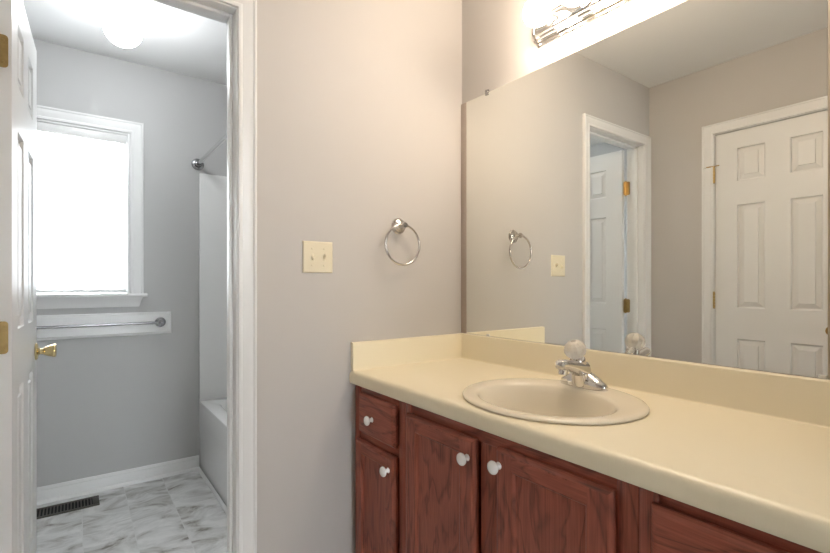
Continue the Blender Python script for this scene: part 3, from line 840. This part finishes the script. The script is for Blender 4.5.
# ------------------------------------------------------------------ vanity light bar
LY0, LY1, LZ = -0.434, -1.036, 2.098
vl = empty('vanity_light', (0, (LY0+LY1)/2, LZ), 'chrome vanity light bar with lit globe bulbs on the wall above the mirror', 'vanity light')
half = [(0.005,-0.056),(0.007,-0.0545),(0.007,-0.049),(0.013,-0.046),(0.015,-0.044),(0.015,-0.039),(0.023,-0.036),(0.025,-0.034),(0.025,-0.030),(0.034,-0.027),(0.038,-0.023),(0.040,-0.018)]
prof = [(0.0005,-0.056)] + half + [(n, -z) for n, z in half[::-1]] + [(0.0005,0.056)]
bm = bmesh.new(); prism(bm, prof, lambda n, z: (-n, LY0, LZ+z), lambda n, z: (-n, LY1, LZ+z))
o = link('back_plate', bm, M['chrome'], smooth=True, auto=20); adopt(vl, o)
for y in (LY0-0.001, LY1+0.001):
    bm = bmesh.new(); prism(bm, [(n*1.04, z*1.03) for n, z in prof], lambda n, z: (-n-0.0004, y+0.004, LZ+z), lambda n, z: (-n-0.0004, y-0.004, LZ+z))
    o = link('end_cap', bm, M['nickel'], smooth=True, auto=30); adopt(vl, o)
bulb0 = None
for k in range(4):
    y = -0.510 - 0.150*k
    bm = bmesh.new(); lathe(bm, (-0.038, y, LZ), (-1,0,0), [(0,0.027),(0.003,0.027),(0.005,0.024),(0.010,0.0225),(0.022,0.022),(0.024,0.0235),(0.026,0.0225),(0.026,0.016)], 28)
    so = link('socket', bm, M['chrome'], smooth=True, auto=35); adopt(vl, so)
    bm = bmesh.new(); pr = [(0.018,0.014),(0.026,0.0145),(0.032,0.019)]
    r = 0.0465; cc_ = 0.074
    for j in range(4, 25):
        t = PI*j/24
        q = cc_ - r*math.cos(t)
        if q > 0.034: pr.append((q, max(0.0, r*math.sin(t))))
    pr[-1] = (cc_+r, 0)
    lathe(bm, (-0.038, y, LZ), (-1,0,0), pr, 32, cap=False)
    o = link('bulb', bm, M['bulb'], smooth=True); adopt(vl, o)

# ------------------------------------------------------------------ switch plate
sw = empty('light_switch', (-0.697, 0, 1.253), 'ivory double toggle switch plate on the wall beside the doorway', 'light switch')
bm = bmesh.new(); hw, hh = 0.058, 0.0565
rr = []
for ins, n in ((0,0.0003),(0,0.002),(0.0015,0.0042),(0.004,0.0056),(0.007,0.006)):
    rr.append([(-0.697-hw+ins,-n,1.253-hh+ins),(-0.697+hw-ins,-n,1.253-hh+ins),(-0.697+hw-ins,-n,1.253+hh-ins),(-0.697-hw+ins,-n,1.253+hh-ins)])
loops(bm, rr, cap0=True, cap1=True)
o = link('plate', bm, M['ivory'], smooth=True, auto=30); adopt(sw, o)
for x, up in ((-0.720, -1), (-0.674, 1)):
    o = boxes('toggle_slot', [(x-0.0055, x+0.0055, -0.0066, -0.0060, 1.253-0.0125, 1.253+0.0125)], M['ivory'], bevel=0.0003, segs=1); adopt(sw, o)
    bm = bmesh.new()
    z0_ = 1.253 + up*0.001; zt_ = 1.253 + up*0.010
    rr = [[(x-0.0042,-0.0064,z0_-0.006),(x+0.0042,-0.0064,z0_-0.006),(x+0.0042,-0.0064,z0_+0.006),(x-0.0042,-0.0064,z0_+0.006)],
          [(x-0.0034,-0.020,zt_-0.0045),(x+0.0034,-0.020,zt_-0.0045),(x+0.0034,-0.020,zt_+0.0045),(x-0.0034,-0.020,zt_+0.0045)]]
    loops(bm, rr, cap0=True, cap1=True)
    o = link('toggle', bm, M['ivory'], bevel=0.001); adopt(sw, o)
    for dz in (0.030, -0.030):
        bm = bmesh.new(); lathe(bm, (x, -0.0060, 1.253+dz), (0,-1,0), [(0,0.0034),(0.0008,0.003),(0.0012,0.0)], 12)
        o = link('screw', bm, M['ivory'], smooth=True); adopt(sw, o)

# ------------------------------------------------------------------ towel ring
TX, TZ = -0.347, 1.390
tr_ = empty('towel_ring', (TX, 0, TZ), 'polished nickel towel ring on the beige wall beside the mirror', 'towel ring')
bm = bmesh.new(); lathe(bm, (TX, -0.0003, TZ), (0,-1,0), [(0,0.033),(0.004,0.033),(0.007,0.0305),(0.008,0.0255),(0.012,0.0245),(0.014,0.0195),(0.018,0.0175),(0.020,0.0125),(0.026,0.0100),(0.040,0.0095),(0.042,0.0120),(0.049,0.0130),(0.053,0.0110),(0.055,0.0)], 32)
o = link('rosette', bm, M['nickel'], smooth=True, auto=35); adopt(tr_, o)
bm = bmesh.new(); ra = math.radians(2); RR = 0.079
cz_ = TZ - RR + 0.001
pts = []
for k in range(64):
    t = 2*PI*k/64
    lx, lz = RR*math.sin(t), RR*math.cos(t)
    pts.append((TX - 0.006 + lx*math.cos(ra), -0.043 - lx*math.sin(ra), cz_ + lz))
tube(bm, pts, 0.0046, 12, closed=True)
o = link('ring', bm, M['nickel'], smooth=True); adopt(tr_, o)
